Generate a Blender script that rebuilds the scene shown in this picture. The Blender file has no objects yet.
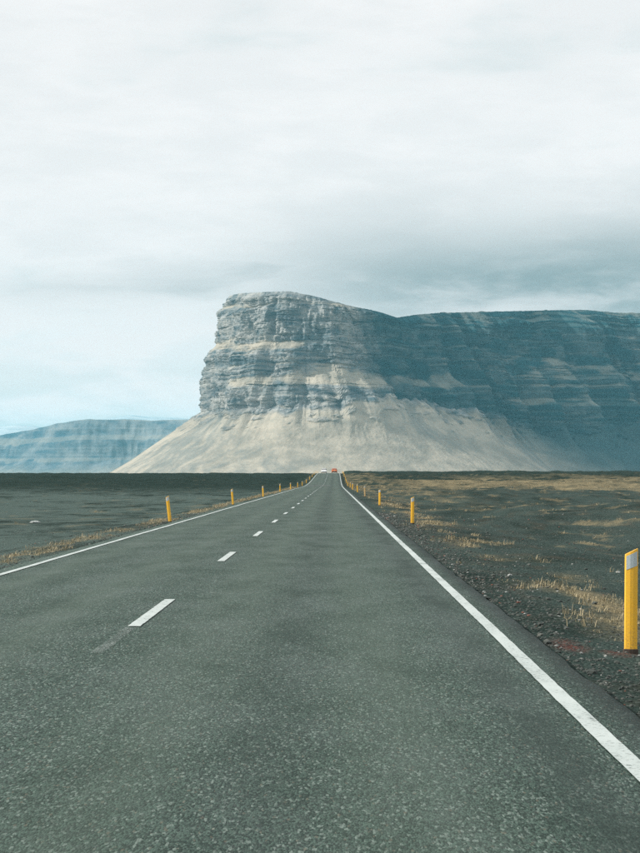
import bpy, bmesh, math, random
import numpy as np
from mathutils import Vector, Matrix
random.seed(7)
RNG = np.random.default_rng(11)
sc = bpy.context.scene
C = sc.collection
R = math.radians
F = 1963.0          # focal length in photograph pixels (640 wide); horizon at row 476, road axis at column 333
PX0, PY0 = 333.0, 476.0
CAM_H = 1.5

# ------------------------------------------------------------------ camera
cd = bpy.data.cameras.new('camera')
cam = bpy.data.objects.new('camera', cd)
C.objects.link(cam)
cd.sensor_fit = 'HORIZONTAL'
cd.sensor_width = 36.0
cd.lens = 36.0 * F / 640.0
cd.clip_start = 0.2
cd.clip_end = 90000
cam.location = (0, 0, CAM_H)
cam.rotation_euler = (R(90) + math.atan(49.5 / F), 0, math.atan(13.0 / F))
sc.camera = cam

# ------------------------------------------------------------------ light
SUN_AZ = (-0.985, -0.15)        # horizontal direction towards the sun: from the left, a little behind the camera
SUN_EL = 29.0
sd = bpy.data.lights.new('sun', 'SUN')
sd.energy = 5.0
sd.angle = R(2.5)
sd.color = (1.0, 0.96, 0.89)
sun = bpy.data.objects.new('sun', sd)
C.objects.link(sun)
hv = Vector((SUN_AZ[0], SUN_AZ[1], 0)).normalized() * math.cos(R(SUN_EL))
to_sun = Vector((hv.x, hv.y, math.sin(R(SUN_EL))))
sun.rotation_euler = (-to_sun).to_track_quat('-Z', 'Y').to_euler()
sun.location = (-300, -60, 200)

world = bpy.data.worlds.new('World')
sc.world = world
world.use_nodes = True
wt = world.node_tree
wt.nodes.clear()


class NT:
    """small helper for node trees"""
    def __init__(self, tree):
        self.t = tree

    def n(self, kind, **kw):
        nd = self.t.nodes.new(kind)
        for k, v in kw.items():
            setattr(nd, k, v)
        return nd

    def link(self, a, b):
        self.t.links.new(a, b)

    def _set(self, sock, v):
        if hasattr(v, 'is_output'):
            self.t.links.new(v, sock)
        elif v is not None:
            sock.default_value = v

    def m(self, op, a, b=None, c=None, clamp=False):
        nd = self.t.nodes.new('ShaderNodeMath')
        nd.operation = op
        nd.use_clamp = clamp
        self._set(nd.inputs[0], a)
        if b is not None:
            self._set(nd.inputs[1], b)
        if c is not None:
            self._set(nd.inputs[2], c)
        return nd.outputs[0]

    def step(self, v, lo, hi, a=0.0, b=1.0):
        nd = self.t.nodes.new('ShaderNodeMapRange')
        nd.interpolation_type = 'SMOOTHSTEP'
        nd.clamp = True
        self._set(nd.inputs[0], v)
        for i, x in enumerate((lo, hi, a, b)):
            nd.inputs[1 + i].default_value = x
        return nd.outputs[0]

    def mix(self, f, a, b, mode='MIX'):
        nd = self.t.nodes.new('ShaderNodeMix')
        nd.data_type = 'RGBA'
        nd.blend_type = mode
        nd.clamp_factor = True
        self._set(nd.inputs[0], f)
        for s, v in ((nd.inputs[6], a), (nd.inputs[7], b)):
            if isinstance(v, tuple) and len(v) == 3:
                v = v + (1.0,)
            self._set(s, v)
        return nd.outputs[2]

    def noise(self, vec, scale, detail=4, rough=0.55, dist=0.0):
        nd = self.t.nodes.new('ShaderNodeTexNoise')
        self.t.links.new(vec, nd.inputs['Vector'])
        nd.inputs['Scale'].default_value = scale
        nd.inputs['Detail'].default_value = detail
        nd.inputs['Roughness'].default_value = rough
        nd.inputs['Distortion'].default_value = dist
        return nd.outputs[0]

    def comb(self, x, y, z):
        nd = self.t.nodes.new('ShaderNodeCombineXYZ')
        self._set(nd.inputs[0], x)
        self._set(nd.inputs[1], y)
        self._set(nd.inputs[2], z)
        return nd.outputs[0]

    def sep(self, v):
        nd = self.t.nodes.new('ShaderNodeSeparateXYZ')
        self.t.links.new(v, nd.inputs[0])
        return nd.outputs

    def mul(self, v, s):
        nd = self.t.nodes.new('ShaderNodeVectorMath')
        nd.operation = 'MULTIPLY'
        self.t.links.new(v, nd.inputs[0])
        nd.inputs[1].default_value = s
        return nd.outputs[0]


w = NT(wt)
sky = w.n('ShaderNodeTexSky', sky_type='NISHITA')
sky.sun_disc = False
sky.sun_elevation = R(SUN_EL)
sky.sun_rotation = math.atan2(SUN_AZ[0], SUN_AZ[1])
sky.altitude = 50
sky.air_density = 1.0
sky.dust_density = 0.6
tc = w.n('ShaderNodeTexCoord')
d = tc.outputs['Generated']
dx, dy, dz = w.sep(d)
el = w.m('ARCSINE', dz)
az = w.m('ARCTAN2', dx, dy)
dirv = d
# flat layered cloud: noise on the view direction, stretched sideways
cl = w.noise(w.mul(d, (7, 7, 30)), 1.0, 6, 0.55, 0.4)
cl2 = w.noise(w.mul(d, (16, 16, 60)), 1.0, 5, 0.6, 0.2)
cl3 = w.noise(w.mul(d, (3, 3, 9)), 1.7, 4, 0.5, 0.2)
# grey cloud base lying low over the hills, thicker round the compass where the waves peak
def gauss(v, c, sg):
    return w.m('POWER', 2.718, w.m('MULTIPLY', -1.0, w.m('POWER', w.m('DIVIDE', w.m('SUBTRACT', v, c), sg), 2.0)))


wob = w.m('MULTIPLY', w.m('SUBTRACT', cl3, 0.5), 0.04)
wob2 = w.m('MULTIPLY', w.m('SUBTRACT', cl2, 0.5), 0.030)
elw = w.m('ADD', el, w.m('ADD', wob, wob2))
wave = w.step(w.m('COSINE', w.m('MULTIPLY_ADD', az, 5.0, -0.75)), 0.35, 1.0, 0.0, 1.0)
wave2 = w.step(w.m('COSINE', w.m('MULTIPLY_ADD', az, 4.0, -0.15)), 0.55, 1.0, 0.0, 1.0)
b_thin = w.m('MULTIPLY', gauss(elw, 0.099, 0.010), w.m('MULTIPLY', wave2, w.step(cl, 0.34, 0.58, 0.12, 0.60)))
b_wide = w.m('MULTIPLY', gauss(elw, 0.100, 0.030), w.m('MULTIPLY', wave, w.step(cl2, 0.30, 0.62, 0.62, 0.96)))
bandm = w.m('MAXIMUM', b_thin, b_wide)
patch = w.step(w.m('MULTIPLY_ADD', cl2, 0.45, w.m('MULTIPLY', cl3, 0.75)), 0.64, 0.82)
upper = w.step(el, 0.10, 0.22)
white = w.mix(w.step(cl2, 0.35, 0.7), (0.88, 0.89, 0.895), (0.96, 0.955, 0.955))
grey = w.mix(cl2, (0.40, 0.54, 0.57), (0.58, 0.70, 0.72))
c1 = w.mix(w.m('MULTIPLY', patch, 0.42), white, grey)
c2 = w.mix(w.m('MULTIPLY', bandm, 0.9), c1, (0.19, 0.29, 0.31))
sky_s = w.n('ShaderNodeVectorMath', operation='SCALE')
w.link(sky.outputs[0], sky_s.inputs[0])
sky_s.inputs[3].default_value = 0.10
# thin openings near the horizon where the pale blue shows
low = w.step(elw, 0.005, 0.075, 1.0, 0.0)
opening = w.m('MULTIPLY', low, w.step(w.m('MULTIPLY_ADD', cl2, 0.5, w.m('MULTIPLY', cl, 0.5)), 0.47, 0.60, 0.0, 0.45))
puff = w.m('MULTIPLY', w.step(el, 0.02, 0.11, 1.0, 0.0), w.step(w.m('MULTIPLY_ADD', cl2, 0.6, w.m('MULTIPLY', cl, 0.4)), 0.56, 0.42))
c2 = w.mix(puff, c2, (1.08, 1.0, 0.98))
c3 = w.mix(opening, c2, sky_s.outputs[0])
bg = w.n('ShaderNodeBackground')
w.link(c3, bg.inputs[0])
bg.inputs[1].default_value = 1.0
wo = w.n('ShaderNodeOutputWorld')
w.link(bg.outputs[0], wo.inputs[0])

sc.view_settings.view_transform = 'Standard'
sc.view_settings.look = 'None'
sc.view_settings.exposure = 0.0
sc.view_settings.gamma = 1.0
sc.render.engine = 'CYCLES'
sc.cycles.use_denoising = False
sc.cycles.max_bounces = 5
sc.cycles.diffuse_bounces = 2
sc.cycles.volume_bounces = 1
sc.cycles.sample_clamp_indirect = 1.5
sc.cycles.sample_clamp_direct = 8


# ------------------------------------------------------------------ numpy noise
_perm = np.random.default_rng(3).permutation(4096)
_g2 = np.random.default_rng(4).uniform(-1, 1, (4096, 3))


def _h(i, j, k):
    return _perm[(_perm[(_perm[i & 4095] + j) & 4095] + k) & 4095]


def perlin(x, y, z=None):
    x = np.asarray(x, float)
    y = np.asarray(y, float)
    z = np.zeros_like(x) if z is None else np.asarray(z, float) + np.zeros_like(x)
    xi, yi, zi = np.floor(x).astype(int), np.floor(y).astype(int), np.floor(z).astype(int)
    xf, yf, zf = x - xi, y - yi, z - zi
    u, v, ww = [t * t * t * (t * (t * 6 - 15) + 10) for t in (xf, yf, zf)]
    out = 0
    for a in (0, 1):
        for b in (0, 1):
            for c in (0, 1):
                g = _g2[_h(xi + a, yi + b, zi + c)]
                dot = g[..., 0] * (xf - a) + g[..., 1] * (yf - b) + g[..., 2] * (zf - c)
                out = out + dot * (u if a else 1 - u) * (v if b else 1 - v) * (ww if c else 1 - ww)
    return out * 1.4


def fbm(x, y, z=None, o=4, r=0.5, lac=2.03):
    a, s, t = 1.0, 0, 0
    zz = 0.0 if z is None else z
    for i in range(o):
        s = s + a * perlin(np.asarray(x) * lac ** i + 17.3 * i, np.asarray(y) * lac ** i - 9.1 * i, np.asarray(zz) * lac ** i + 3.7 * i)
        t += a
        a *= r
    return s / t * 1.6


def ridged(x, y, z=None, o=4, r=0.5):
    a, s, t = 1.0, 0, 0
    zz = 0.0 if z is None else z
    for i in range(o):
        s = s + a * (1 - 2.2 * np.abs(perlin(np.asarray(x) * 2.03 ** i + 7.3 * i, np.asarray(y) * 2.03 ** i + 5.1 * i, np.asarray(zz) * 2.03 ** i)))
        t += a
        a *= r
    return s / t


def ss(a, b, x):
    t = np.clip((np.asarray(x, float) - a) / (b - a), 0, 1)
    return t * t * (3 - 2 * t)


# ------------------------------------------------------------------ mesh helpers
def mesh_obj(name, verts, faces, mat, parent=None, smooth=False):
    me = bpy.data.meshes.new(name)
    me.from_pydata([tuple(v) for v in verts], [], [tuple(f) for f in faces])
    me.update()
    return link(name, me, mat, parent, smooth)


def link(name, me, mat, parent=None, smooth=False):
    if mat is not None and not me.materials:
        me.materials.append(mat)
    if smooth:
        me.polygons.foreach_set('use_smooth', np.ones(len(me.polygons), bool))
    o = bpy.data.objects.new(name, me)
    C.objects.link(o)
    o.parent = parent
    return o


def big_mesh(name, V, Q, smooth=True):
    """V (n,3), Q (m,k) index arrays with constant k"""
    me = bpy.data.meshes.new(name)
    k = Q.shape[1]
    me.vertices.add(len(V))
    me.vertices.foreach_set('co', np.ascontiguousarray(V, dtype=np.float32).ravel())
    me.loops.add(Q.size)
    me.loops.foreach_set('vertex_index', np.ascontiguousarray(Q, dtype=np.int32).ravel())
    me.polygons.add(len(Q))
    me.polygons.foreach_set('loop_start', np.arange(0, Q.size, k, dtype=np.int32))
    me.polygons.foreach_set('loop_total', np.full(len(Q), k, dtype=np.int32))
    me.polygons.foreach_set('use_smooth', np.full(len(Q), smooth, dtype=bool))
    me.update(calc_edges=True)
    return me


def grid_quads(nr, nc, flip=False):
    i = np.arange(nr * nc).reshape(nr, nc)
    q = np.stack([i[:-1, :-1], i[:-1, 1:], i[1:, 1:], i[1:, :-1]], -1).reshape(-1, 4)
    return q[:, ::-1] if flip else q


def attr(me, name, vals):
    a = me.attributes.new(name, 'FLOAT', 'POINT')
    a.data.foreach_set('value', np.ascontiguousarray(vals, dtype=np.float32).ravel())


def tag(o, label=None, cat=None, group=None, kind=None):
    if label:
        o['label'] = label
    if cat:
        o['category'] = cat
    if group:
        o['group'] = group
    if kind:
        o['kind'] = kind
    return o


def new_mat(name):
    m = bpy.data.materials.new(name)
    m.use_nodes = True
    t = NT(m.node_tree)
    b = m.node_tree.nodes['Principled BSDF']
    return m, t, b


def bump(t, b, h, strength, dist):
    n = t.n('ShaderNodeBump')
    n.inputs['Strength'].default_value = strength
    n.inputs['Distance'].default_value = dist
    t.link(h, n.inputs['Height'])
    t.link(n.outputs[0], b.inputs['Normal'])


def getattr_node(t, name):
    n = t.n('ShaderNodeAttribute')
    n.attribute_name = name
    return n.outputs['Fac']


def plain(name, col, rough=0.5, metal=0.0, nscale=20, var=0.12):
    m, t, b = new_mat(name)
    co = t.n('ShaderNodeTexCoord').outputs['Object']
    nz = t.noise(co, nscale, 3)
    dark = tuple(c * (1 - var * 2) for c in col)
    lite = tuple(min(1, c * (1 + var)) for c in col)
    t.link(t.mix(t.step(nz, 0.3, 0.7), dark, lite), b.inputs['Base Color'])
    b.inputs['Roughness'].default_value = rough
    b.inputs['Metallic'].default_value = metal
    return m


# ------------------------------------------------------------------ road line and terrain heights
_ty = np.arange(-400, 4001, 5.0)
_tz = np.interp(_ty, [-400, 0, 300, 360, 420, 500, 560, 613, 650, 700, 900, 1500, 4000],
                [0.4, 0, -.30, -.36, -.05, 0.95, 1.75, 2.33, 2.50, 2.35, 0.4, -1, -1])
_k = np.exp(-0.5 * (np.arange(-12, 13) * 5 / 16.0) ** 2)
_tz = np.convolve(np.pad(_tz, 12, 'edge'), _k / _k.sum(), 'valid')
ROAD_L, ROAD_R = -5.56, 1.95
LINE_L, LINE_C, LINE_R = -5.23, -1.96, 1.595


def road_x(y):
    y = np.asarray(y, float)
    return 0.5 * ss(250, 700, y) + 0.0012 * np.clip(y - 640, 0, None)


def road_z(y):
    return np.interp(y, _ty, _tz)


def crown(x):
    return -0.018 * np.abs(np.asarray(x) - LINE_C) + 0.018 * 2.0


def ground_z(X, Y):
    X = np.asarray(X, float)
    Y = np.asarray(Y, float)
    rx = X - road_x(Y)
    rz = road_z(Y)
    left = np.interp(Y, [-400, 0, 150, 300, 420, 700, 1100, 1500, 2200, 4000, 40000],
                     [-.6, -.75, -1.0, -1.1, -.6, 1.2, 2.5, 3.1, 2.0, -1, -1])
    right = np.interp(Y, [-400, 0, 60, 150, 300, 420, 560, 800, 1100, 1500, 2400, 4000, 40000],
                      [-.6, -.7, -.75, -.9, -.75, -.1, 1.2, 2.0, 2.9, 4.3, 3.0, -1, -1])
    sd_ = ss(-3, 3, rx)
    P = left * (1 - sd_) + right * sd_
    far = ss(0, 500, np.abs(Y))
    ampR = 0.24 + 0.25 * sd_
    n = fbm(X / 9.0, Y / 22.0, o=4) * ampR * (0.7 + 0.35 * sd_) + fbm(X / 45.0 + 5, Y / 120.0, o=3) * (0.35 + 0.45 * sd_) * (1 + far * 0.7)
    n = n + ridged(X / 6.0 + Y / 40.0, Y / 14.0 + 3, o=3) * 0.20 * sd_
    n = n + fbm(X / 1.1, Y / 1.4, o=3) * (0.05 + 0.05 * sd_)
    n = n * (1 - 0.9 * ss(2500, 4500, np.abs(Y)))
    rough = ss(380, 620, Y) * (1 - ss(2000, 3000, Y))
    n = n + rough * (np.maximum(0, fbm(X / 14.0, Y / 40.0 + 5, o=4, r=0.6)) * 0.9 + ridged(X / 30.0, Y / 90.0, o=3) * 0.25)
    P = P + n
    e = np.maximum(ROAD_L - rx, rx - ROAD_R)
    nearn = fbm(X / 0.5, Y / 0.7, o=3) * 0.035
    verge = rz - 0.035 - 0.05 * np.clip(e, 0, 2) + nearn * ss(0.0, 0.3, e) + crown(np.clip(rx, ROAD_L, ROAD_R))
    wv = ss(0.9, 5.5, e + 0.5 * fbm(X / 7.0, Y / 9.0, o=2))
    z = verge * (1 - wv) + P * wv
    z = np.where(e < 0, rz - 0.16 + 0.12 * ss(-0.35, 0.0, e) + crown(np.clip(rx, ROAD_L, ROAD_R)), z)
    return z


def grass_mask(X, Y):
    """0..1: where dry grass grows"""
    rx = np.asarray(X) - road_x(Y)
    n = fbm(np.asarray(X) / 2.2, np.asarray(Y) / 6.0, o=4, r=0.6)
    n2 = fbm(np.asarray(X) / 30.0 + 9, np.asarray(Y) / 90.0, o=3)
    el_ = ROAD_L - rx
    er_ = rx - ROAD_R
    a = np.exp(-((el_ - 1.0) / 0.45) ** 2) * ss(-0.2, 0.45, n + 0.12) * 0.85
    lat = 1.5 + 0.004 * np.clip(Y, 0, 300)
    b = np.exp(-((er_ - lat) / (0.55 + 0.002 * np.clip(Y, 0, 400))) ** 2) * ss(-0.1, 0.35, n)
    c = ss(8, 14, er_) * ss(190, 300, Y) * (1 - ss(470, 600, Y)) * ss(-0.25, 0.2, n2 + 0.5 * n)
    dd = ss(2, 6, er_) * ss(0.20, 0.46, n + 0.2 * n2) * 0.8 * (1 - ss(500, 900, Y))
    ee = ss(2, 6, el_) * ss(0.34, 0.6, n + 0.3 * n2) * 0.35 * (1 - ss(400, 700, Y))
    f = ss(0.4, 1.0, er_) * ss(120, 240, Y) * (1 - ss(7, 14, er_)) * ss(-0.2, 0.3, n) * (1 - ss(700, 900, Y))
    return np.clip(np.maximum.reduce([a, b, c, dd, ee, f]), 0, 1)


# ------------------------------------------------------------------ ground
def build_ground():
    rows = [-32000, -9000, -2500, -800, -300, -120, -50, -20, -8, -2]
    y = 3.0
    while y < 2600:
        rows.append(y)
        y += max(0.14, 0.0082 * y)
    while y < 34000:
        rows.append(y)
        y *= 1.12
    rows = np.array(rows + [34500.0])
    inner = np.linspace(-0.2, 0.2, 341)
    outer = 0.2 + 0.8 * np.linspace(0, 1, 46)[1:] ** 1.6
    u = np.concatenate([-outer[::-1], inner, outer])
    Y, U = np.meshgrid(rows, u, indexing='ij')
    X = U * (34 + np.abs(Y)) + road_x(Y) + np.interp(np.abs(Y), [0, 60], [-1.8, 0])
    Z = ground_z(X, Y)
    V = np.stack([X, Y, Z], -1).reshape(-1, 3)
    me = big_mesh('ground', V, grid_quads(*X.shape))
    attr(me, 'grass', grass_mask(X, Y))
    m, t, b = new_mat('ground')
    geo = t.n('ShaderNodeTexCoord').outputs['Object']
    x, y, z = t.sep(geo)
    gm = getattr_node(t, 'grass')
    n_big = t.noise(t.mul(geo, (0.05, 0.016, 0.05)), 1.0, 5, 0.6)
    n_mid = t.noise(t.mul(geo, (0.35, 0.12, 0.35)), 1.0, 6, 0.65)
    n_fine = t.noise(geo, 6.0, 5, 0.7)
    n_grit = t.noise(geo, 38.0, 3, 0.8)
    vor = t.n('ShaderNodeTexVoronoi')
    t.link(geo, vor.inputs['Vector'])
    vor.inputs['Scale'].default_value = 22
    side = t.step(x, -4, 3)
    dark = t.mix(n_fine, (0.009, 0.020, 0.017), (0.034, 0.054, 0.046))
    lite = t.mix(n_fine, (0.050, 0.080, 0.072), (0.110, 0.150, 0.135))
    lf = t.step(t.m('MULTIPLY_ADD', n_mid, 0.65, t.m('MULTIPLY', n_big, 0.5)), 0.45, 0.64)
    lava = t.step(t.m('MULTIPLY_ADD', n_big, 160.0, y), 330, 520)
    # paler gravel plain on the left near the road, darker lava and mossy ground elsewhere
    near = t.step(y, 230, 420, 1.0, 0.0)
    lf2 = t.m('MULTIPLY', lf, t.m('MULTIPLY_ADD', t.m('MULTIPLY', near, t.m('SUBTRACT', 1.0, side)), 0.75, 0.5))
    rust = t.noise(t.mul(geo, (0.8, 0.3, 0.8)), 1.0, 5, 0.65)
    col = t.mix(lf2, dark, lite)
    col = t.mix(t.m('MULTIPLY', lava, 0.75), col, t.mix(n_mid, (0.003, 0.014, 0.011), (0.015, 0.034, 0.026)))
    stone = t.step(t.sep(vor.outputs['Color'])[0], 0.86, 0.98)
    col = t.mix(t.m('MULTIPLY', stone, t.step(y, 60, 260, 0.6, 0.1)), col, (0.14, 0.17, 0.155))
    col = t.mix(t.step(n_grit, 0.42, 0.30, 0.0, 0.6), col, (0.008, 0.016, 0.015))
    col = t.mix(t.m('MULTIPLY', t.step(rust, 0.50, 0.66, 0.0, 0.35), t.m('MULTIPLY_ADD', side, 0.85, 0.15)), col, (0.090, 0.072, 0.050))
    # reddish scoria by the road
    redf = 0.0
    for (cx, cy, ra, rb_) in ((2.22, 18.6, 0.20, 0.75), (2.62, 18.0, 0.18, 0.5), (2.95, 17.4, 0.10, 0.3)):
        q = t.m('ADD', t.m('POWER', t.m('DIVIDE', t.m('SUBTRACT', x, cx), ra), 2.0), t.m('POWER', t.m('DIVIDE', t.m('SUBTRACT', y, cy), rb_), 2.0))
        redf = t.m('ADD', redf, t.step(t.m('MULTIPLY_ADD', n_fine, 2.4, q), 0.9, 2.8, 0.8, 0.0))
    redf = t.m('MULTIPLY', redf, t.step(n_grit, 0.38, 0.62), clamp=True)
    col = t.mix(redf, col, (0.19, 0.048, 0.038))
    tan = t.mix(n_fine, (0.15, 0.125, 0.070), (0.34, 0.285, 0.175))
    gf = t.m('MULTIPLY', gm, t.step(t.m('MULTIPLY_ADD', n_fine, 0.5, t.m('MULTIPLY', n_mid, 0.5)), 0.36, 0.58))
    col = t.mix(gf, col, tan)
    sand = t.mix(n_big, (0.23, 0.22, 0.18), (0.34, 0.32, 0.27))
    col = t.mix(t.step(y, 1500, 2300), col, sand)
    t.link(col, b.inputs['Base Color'])
    b.inputs['Roughness'].default_value = 0.95
    b.inputs['Specular IOR Level'].default_value = 0.03
    h = t.m('ADD', t.m('MULTIPLY', n_grit, 0.5), t.m('MULTIPLY', vor.outputs['Distance'], -0.9))
    h = t.m('ADD', h, t.m('MULTIPLY', n_fine, 1.2))
    bump(t, b, h, 1.0, 0.045)
    o = link('ground', me, m)
    tag(o, 'dark mossy gravel plain with dry grass on both sides of road', 'ground', kind='structure')


build_ground()


# ------------------------------------------------------------------ road
def road_rows(y0, y1, base=0.4, k=0.012):
    r = [y0]
    while r[-1] < y1:
        r.append(min(y1, r[-1] + max(base, k * abs(r[-1]))))
    return np.array(r)


def build_road():
    ys = np.concatenate([np.arange(-40, 4, 2.0), road_rows(4, 1100)])
    jl = fbm(ys / 0.9, ys * 0 + 1.5, o=4, r=0.7) * 0.05
    jr = fbm(ys / 0.9, ys * 0 + 8.5, o=4, r=0.7) * 0.05
    base = np.array([ROAD_L, -5.2, -4.4, -3.6, -2.8, LINE_C, -1.2, -.4, .4, 1.2, 1.6, ROAD_R])
    Y, B = np.meshgrid(ys, base, indexing='ij')
    B = B.copy()
    B[:, 0] += jl
    B[:, -1] += jr
    X = B + road_x(Y)
    und = fbm(X / 3.0, Y / 11.0, o=3) * 0.007
    Z = road_z(Y) + crown(B) + und
    top = np.stack([X, Y, Z], -1)
    sl, sr = top[:, :1].copy(), top[:, -1:].copy()
    sl[..., 0] -= 0.08
    sr[..., 0] += 0.08
    sl[..., 2] -= 0.14
    sr[..., 2] -= 0.14
    V = np.concatenate([sl, top, sr], 1)
    me = big_mesh('road', V.reshape(-1, 3), grid_quads(V.shape[0], V.shape[1]))
    rel = np.concatenate([B[:, :1], B, B[:, -1:]], 1)
    attr(me, 'across', rel)
    m, t, b = new_mat('asphalt')
    geo = t.n('ShaderNodeTexCoord').outputs['Object']
    across = getattr_node(t, 'across')
    vor = t.n('ShaderNodeTexVoronoi')
    t.link(t.mul(geo, (1.0, 0.30, 1.0)), vor.inputs['Vector'])
    vor.inputs['Scale'].default_value = 110
    vor.inputs['Randomness'].default_value = 1.0
    rnd = t.sep(vor.outputs['Color'])
    vor2 = t.n('ShaderNodeTexVoronoi')
    t.link(t.mul(geo, (1.0, 0.26, 1.0)), vor2.inputs['Vector'])
    vor2.inputs['Scale'].default_value = 85
    rnd2 = t.sep(vor2.outputs['Color'])
    n1 = t.noise(t.mul(geo, (1.0, 0.28, 1.0)), 1.3, 5, 0.6)
    n2 = t.noise(geo, 18.0, 4, 0.7)
    n4 = t.noise(t.mul(geo, (1.0, 0.35, 1.0)), 9.0, 5, 0.75)
    n3 = t.noise(t.mul(geo, (2.2, 0.05, 1.0)), 1.0, 4, 0.6)
    col = t.mix(t.step(rnd[0], 0.15, 0.95), (0.008, 0.021, 0.015), (0.064, 0.106, 0.084))
    col = t.mix(t.step(rnd2[0], 0.84, 0.97, 0.0, 0.75), col, (0.20, 0.25, 0.22))
    col = t.mix(t.step(rnd2[1], 0.975, 0.99, 0.0, 0.4), col, (0.20, 0.16, 0.115))
    col = t.mix(t.step(rnd2[2], 0.86, 0.96, 0.0, 0.7), col, (0.030, 0.040, 0.036))
    col = t.mix(t.step(n2, 0.38, 0.62, 0.0, 0.15), col, (0.062, 0.088, 0.077))
    col = t.mix(t.step(n4, 0.52, 0.70, 0.0, 0.35), col, (0.085, 0.118, 0.100))
    # polished wheel tracks, dark bitumen between them
    def track(c, wd):
        return t.m('POWER', 2.718, t.m('MULTIPLY', -1.0, t.m('POWER', t.m('DIVIDE', t.m('SUBTRACT', across, c), wd), 2.0)))
    tr = t.m('ADD', t.m('ADD', track(-1.15, 0.42), track(0.35, 0.42)), t.m('ADD', track(-4.5, 0.42), track(-2.95, 0.42)))
    tr = t.m('MULTIPLY', tr, t.step(n3, 0.3, 0.65, 0.5, 1.0))
    col = t.mix(t.m('MULTIPLY', tr, 0.42), col, (0.082, 0.114, 0.090))
    dk = t.m('ADD', track(1.25, 0.22), t.m('MULTIPLY', track(-0.4, 0.3), 0.5))
    col = t.mix(t.m('MULTIPLY', dk, t.step(n1, 0.35, 0.65, 0.35, 0.7)), col, (0.022, 0.036, 0.031))
    col = t.mix(t.step(n1, 0.52, 0.72, 0.0, 0.28), col, (0.018, 0.032, 0.027))
    edged = t.step(across, 1.70, 1.95)
    col = t.mix(t.m('MULTIPLY', edged, t.step(n2, 0.3, 0.6, 0.3, 0.8)), col, (0.024, 0.036, 0.032))
    t.link(col, b.inputs['Base Color'])
    t.link(t.step(n1, 0.3, 0.7, 0.55, 0.75), b.inputs['Roughness'])
    b.inputs['Specular IOR Level'].default_value = 0.10
    h = t.m('ADD', t.m('MULTIPLY', vor.outputs['Distance'], -0.8), t.m('MULTIPLY', vor2.outputs['Distance'], -0.4))
    bump(t, b, h, 0.6, 0.006)
    o = link('road', me, m)
    tag(o, 'grey two lane asphalt road running straight towards the mountain', 'road', kind='structure')
    return o


road = build_road()


def paint_mat(name, worn):
    m, t, b = new_mat(name)
    geo = t.n('ShaderNodeTexCoord').outputs['Object']
    n1 = t.noise(geo, 26.0, 4, 0.75)
    n2 = t.noise(t.mul(geo, (1.0, 0.4, 1.0)), 2.3, 3, 0.6)
    base = t.mix(n2, (0.34, 0.39, 0.37), (0.56, 0.61, 0.59))
    f = t.m('MULTIPLY_ADD', n2, 0.35, n1)
    lo = {0: 0.48, 1: 0.55, 2: 0.66}[worn]
    if worn == 2:
        n9 = t.noise(t.mul(geo, (1.0, 0.35, 1.0)), 70.0, 3, 0.8)
        f = t.m('MULTIPLY_ADD', n2, 0.3, n9)
    keep = t.step(f, lo, lo + 0.16)
    col = t.mix(keep, (0.16, 0.19, 0.175) if worn == 2 else (0.07, 0.095, 0.083), base)
    t.link(col, b.inputs['Base Color'])
    b.inputs['Roughness'].default_value = 0.7
    tr = t.n('ShaderNodeBsdfTransparent')
    mx = t.n('ShaderNodeMixShader')
    t.link(t.step(f, lo - 0.06, lo + 0.05), mx.inputs[0])
    t.link(tr.outputs[0], mx.inputs[1])
    t.link(b.outputs[0], mx.inputs[2])
    out = [n for n in m.node_tree.nodes if n.type == 'OUTPUT_MATERIAL'][0]
    t.link(mx.outputs[0], out.inputs[0])
    if worn == 2:
        t.link(t.m('MULTIPLY', t.step(f, 0.45, 0.95), 0.55), mx.inputs[0])
    bump(t, b, n1, 0.4, 0.004)
    return m


PAINT = paint_mat('road_paint', 0)
PAINT_OLD = paint_mat('worn_road_paint', 1)
PAINT_GHOST = paint_mat('faded_road_paint', 2)


def strip(name, ca, wd, y0, y1, mat, rough_edge=0.006, seed=0.0):
    ys = road_rows(y0, y1, 0.12 if y1 - y0 < 30 else 0.25, 0.008)
    ea = fbm(ys / 0.25, ys * 0 + seed, o=3, r=0.7) * rough_edge
    eb = fbm(ys / 0.25, ys * 0 + seed + 31, o=3, r=0.7) * rough_edge
    cols = [ca - wd / 2 + ea, ca + 0 * ea, ca + wd / 2 + eb]
    V = []
    for i, yv in enumerate(ys):
        for c in cols:
            X = c[i] + float(road_x(yv))
            z = float(road_z(yv) + crown(c[i]) + fbm(np.array([X / 3.0]), np.array([yv / 11.0]), o=3)[0] * 0.007)
            V.append((X, yv, z + 0.008 + 0.00003 * abs(yv)))
    me = big_mesh(name, np.array(V), grid_quads(len(ys), 3))
    return link(name, me, mat, road)


strip('edge_line', LINE_R, 0.125, 4, 760, PAINT, 0.010, 1.0)
strip('edge_line', LINE_L, 0.115, 4, 760, PAINT, 0.010, 2.0)
DASH0, PERIOD, DASHL = 19.35, 14.95, 4.3
for i in range(-1, 44):
    ya = DASH0 + PERIOD * i
    strip('centre_dash', LINE_C, 0.125, ya, ya + DASHL, PAINT, 0.006, 3.0 + i)
strip('faded_dash', LINE_C - 0.015, 0.11, 16.4, 19.2, PAINT_GHOST, 0.012, 77.0)


# a darker strip across the hollow of the road
def dark_strip():
    ys = np.linspace(352, 372, 11)
    V = []
    for yv in ys:
        for c in (-5.0, -3.5, -2.1, -0.6):
            X = c + float(road_x(yv))
            z = float(road_z(yv) + crown(c) + fbm(np.array([X / 3.0]), np.array([yv / 11.0]), o=3)[0] * 0.007)
            V.append((X, yv, z + 0.012))
    m = plain('dark_asphalt', (0.055, 0.072, 0.066), 0.85, 0, 0.8, 0.2)
    me = big_mesh('dark_road_strip', np.array(V), grid_quads(11, 4))
    link('dark_road_strip', me, m, road)


dark_strip()


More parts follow.
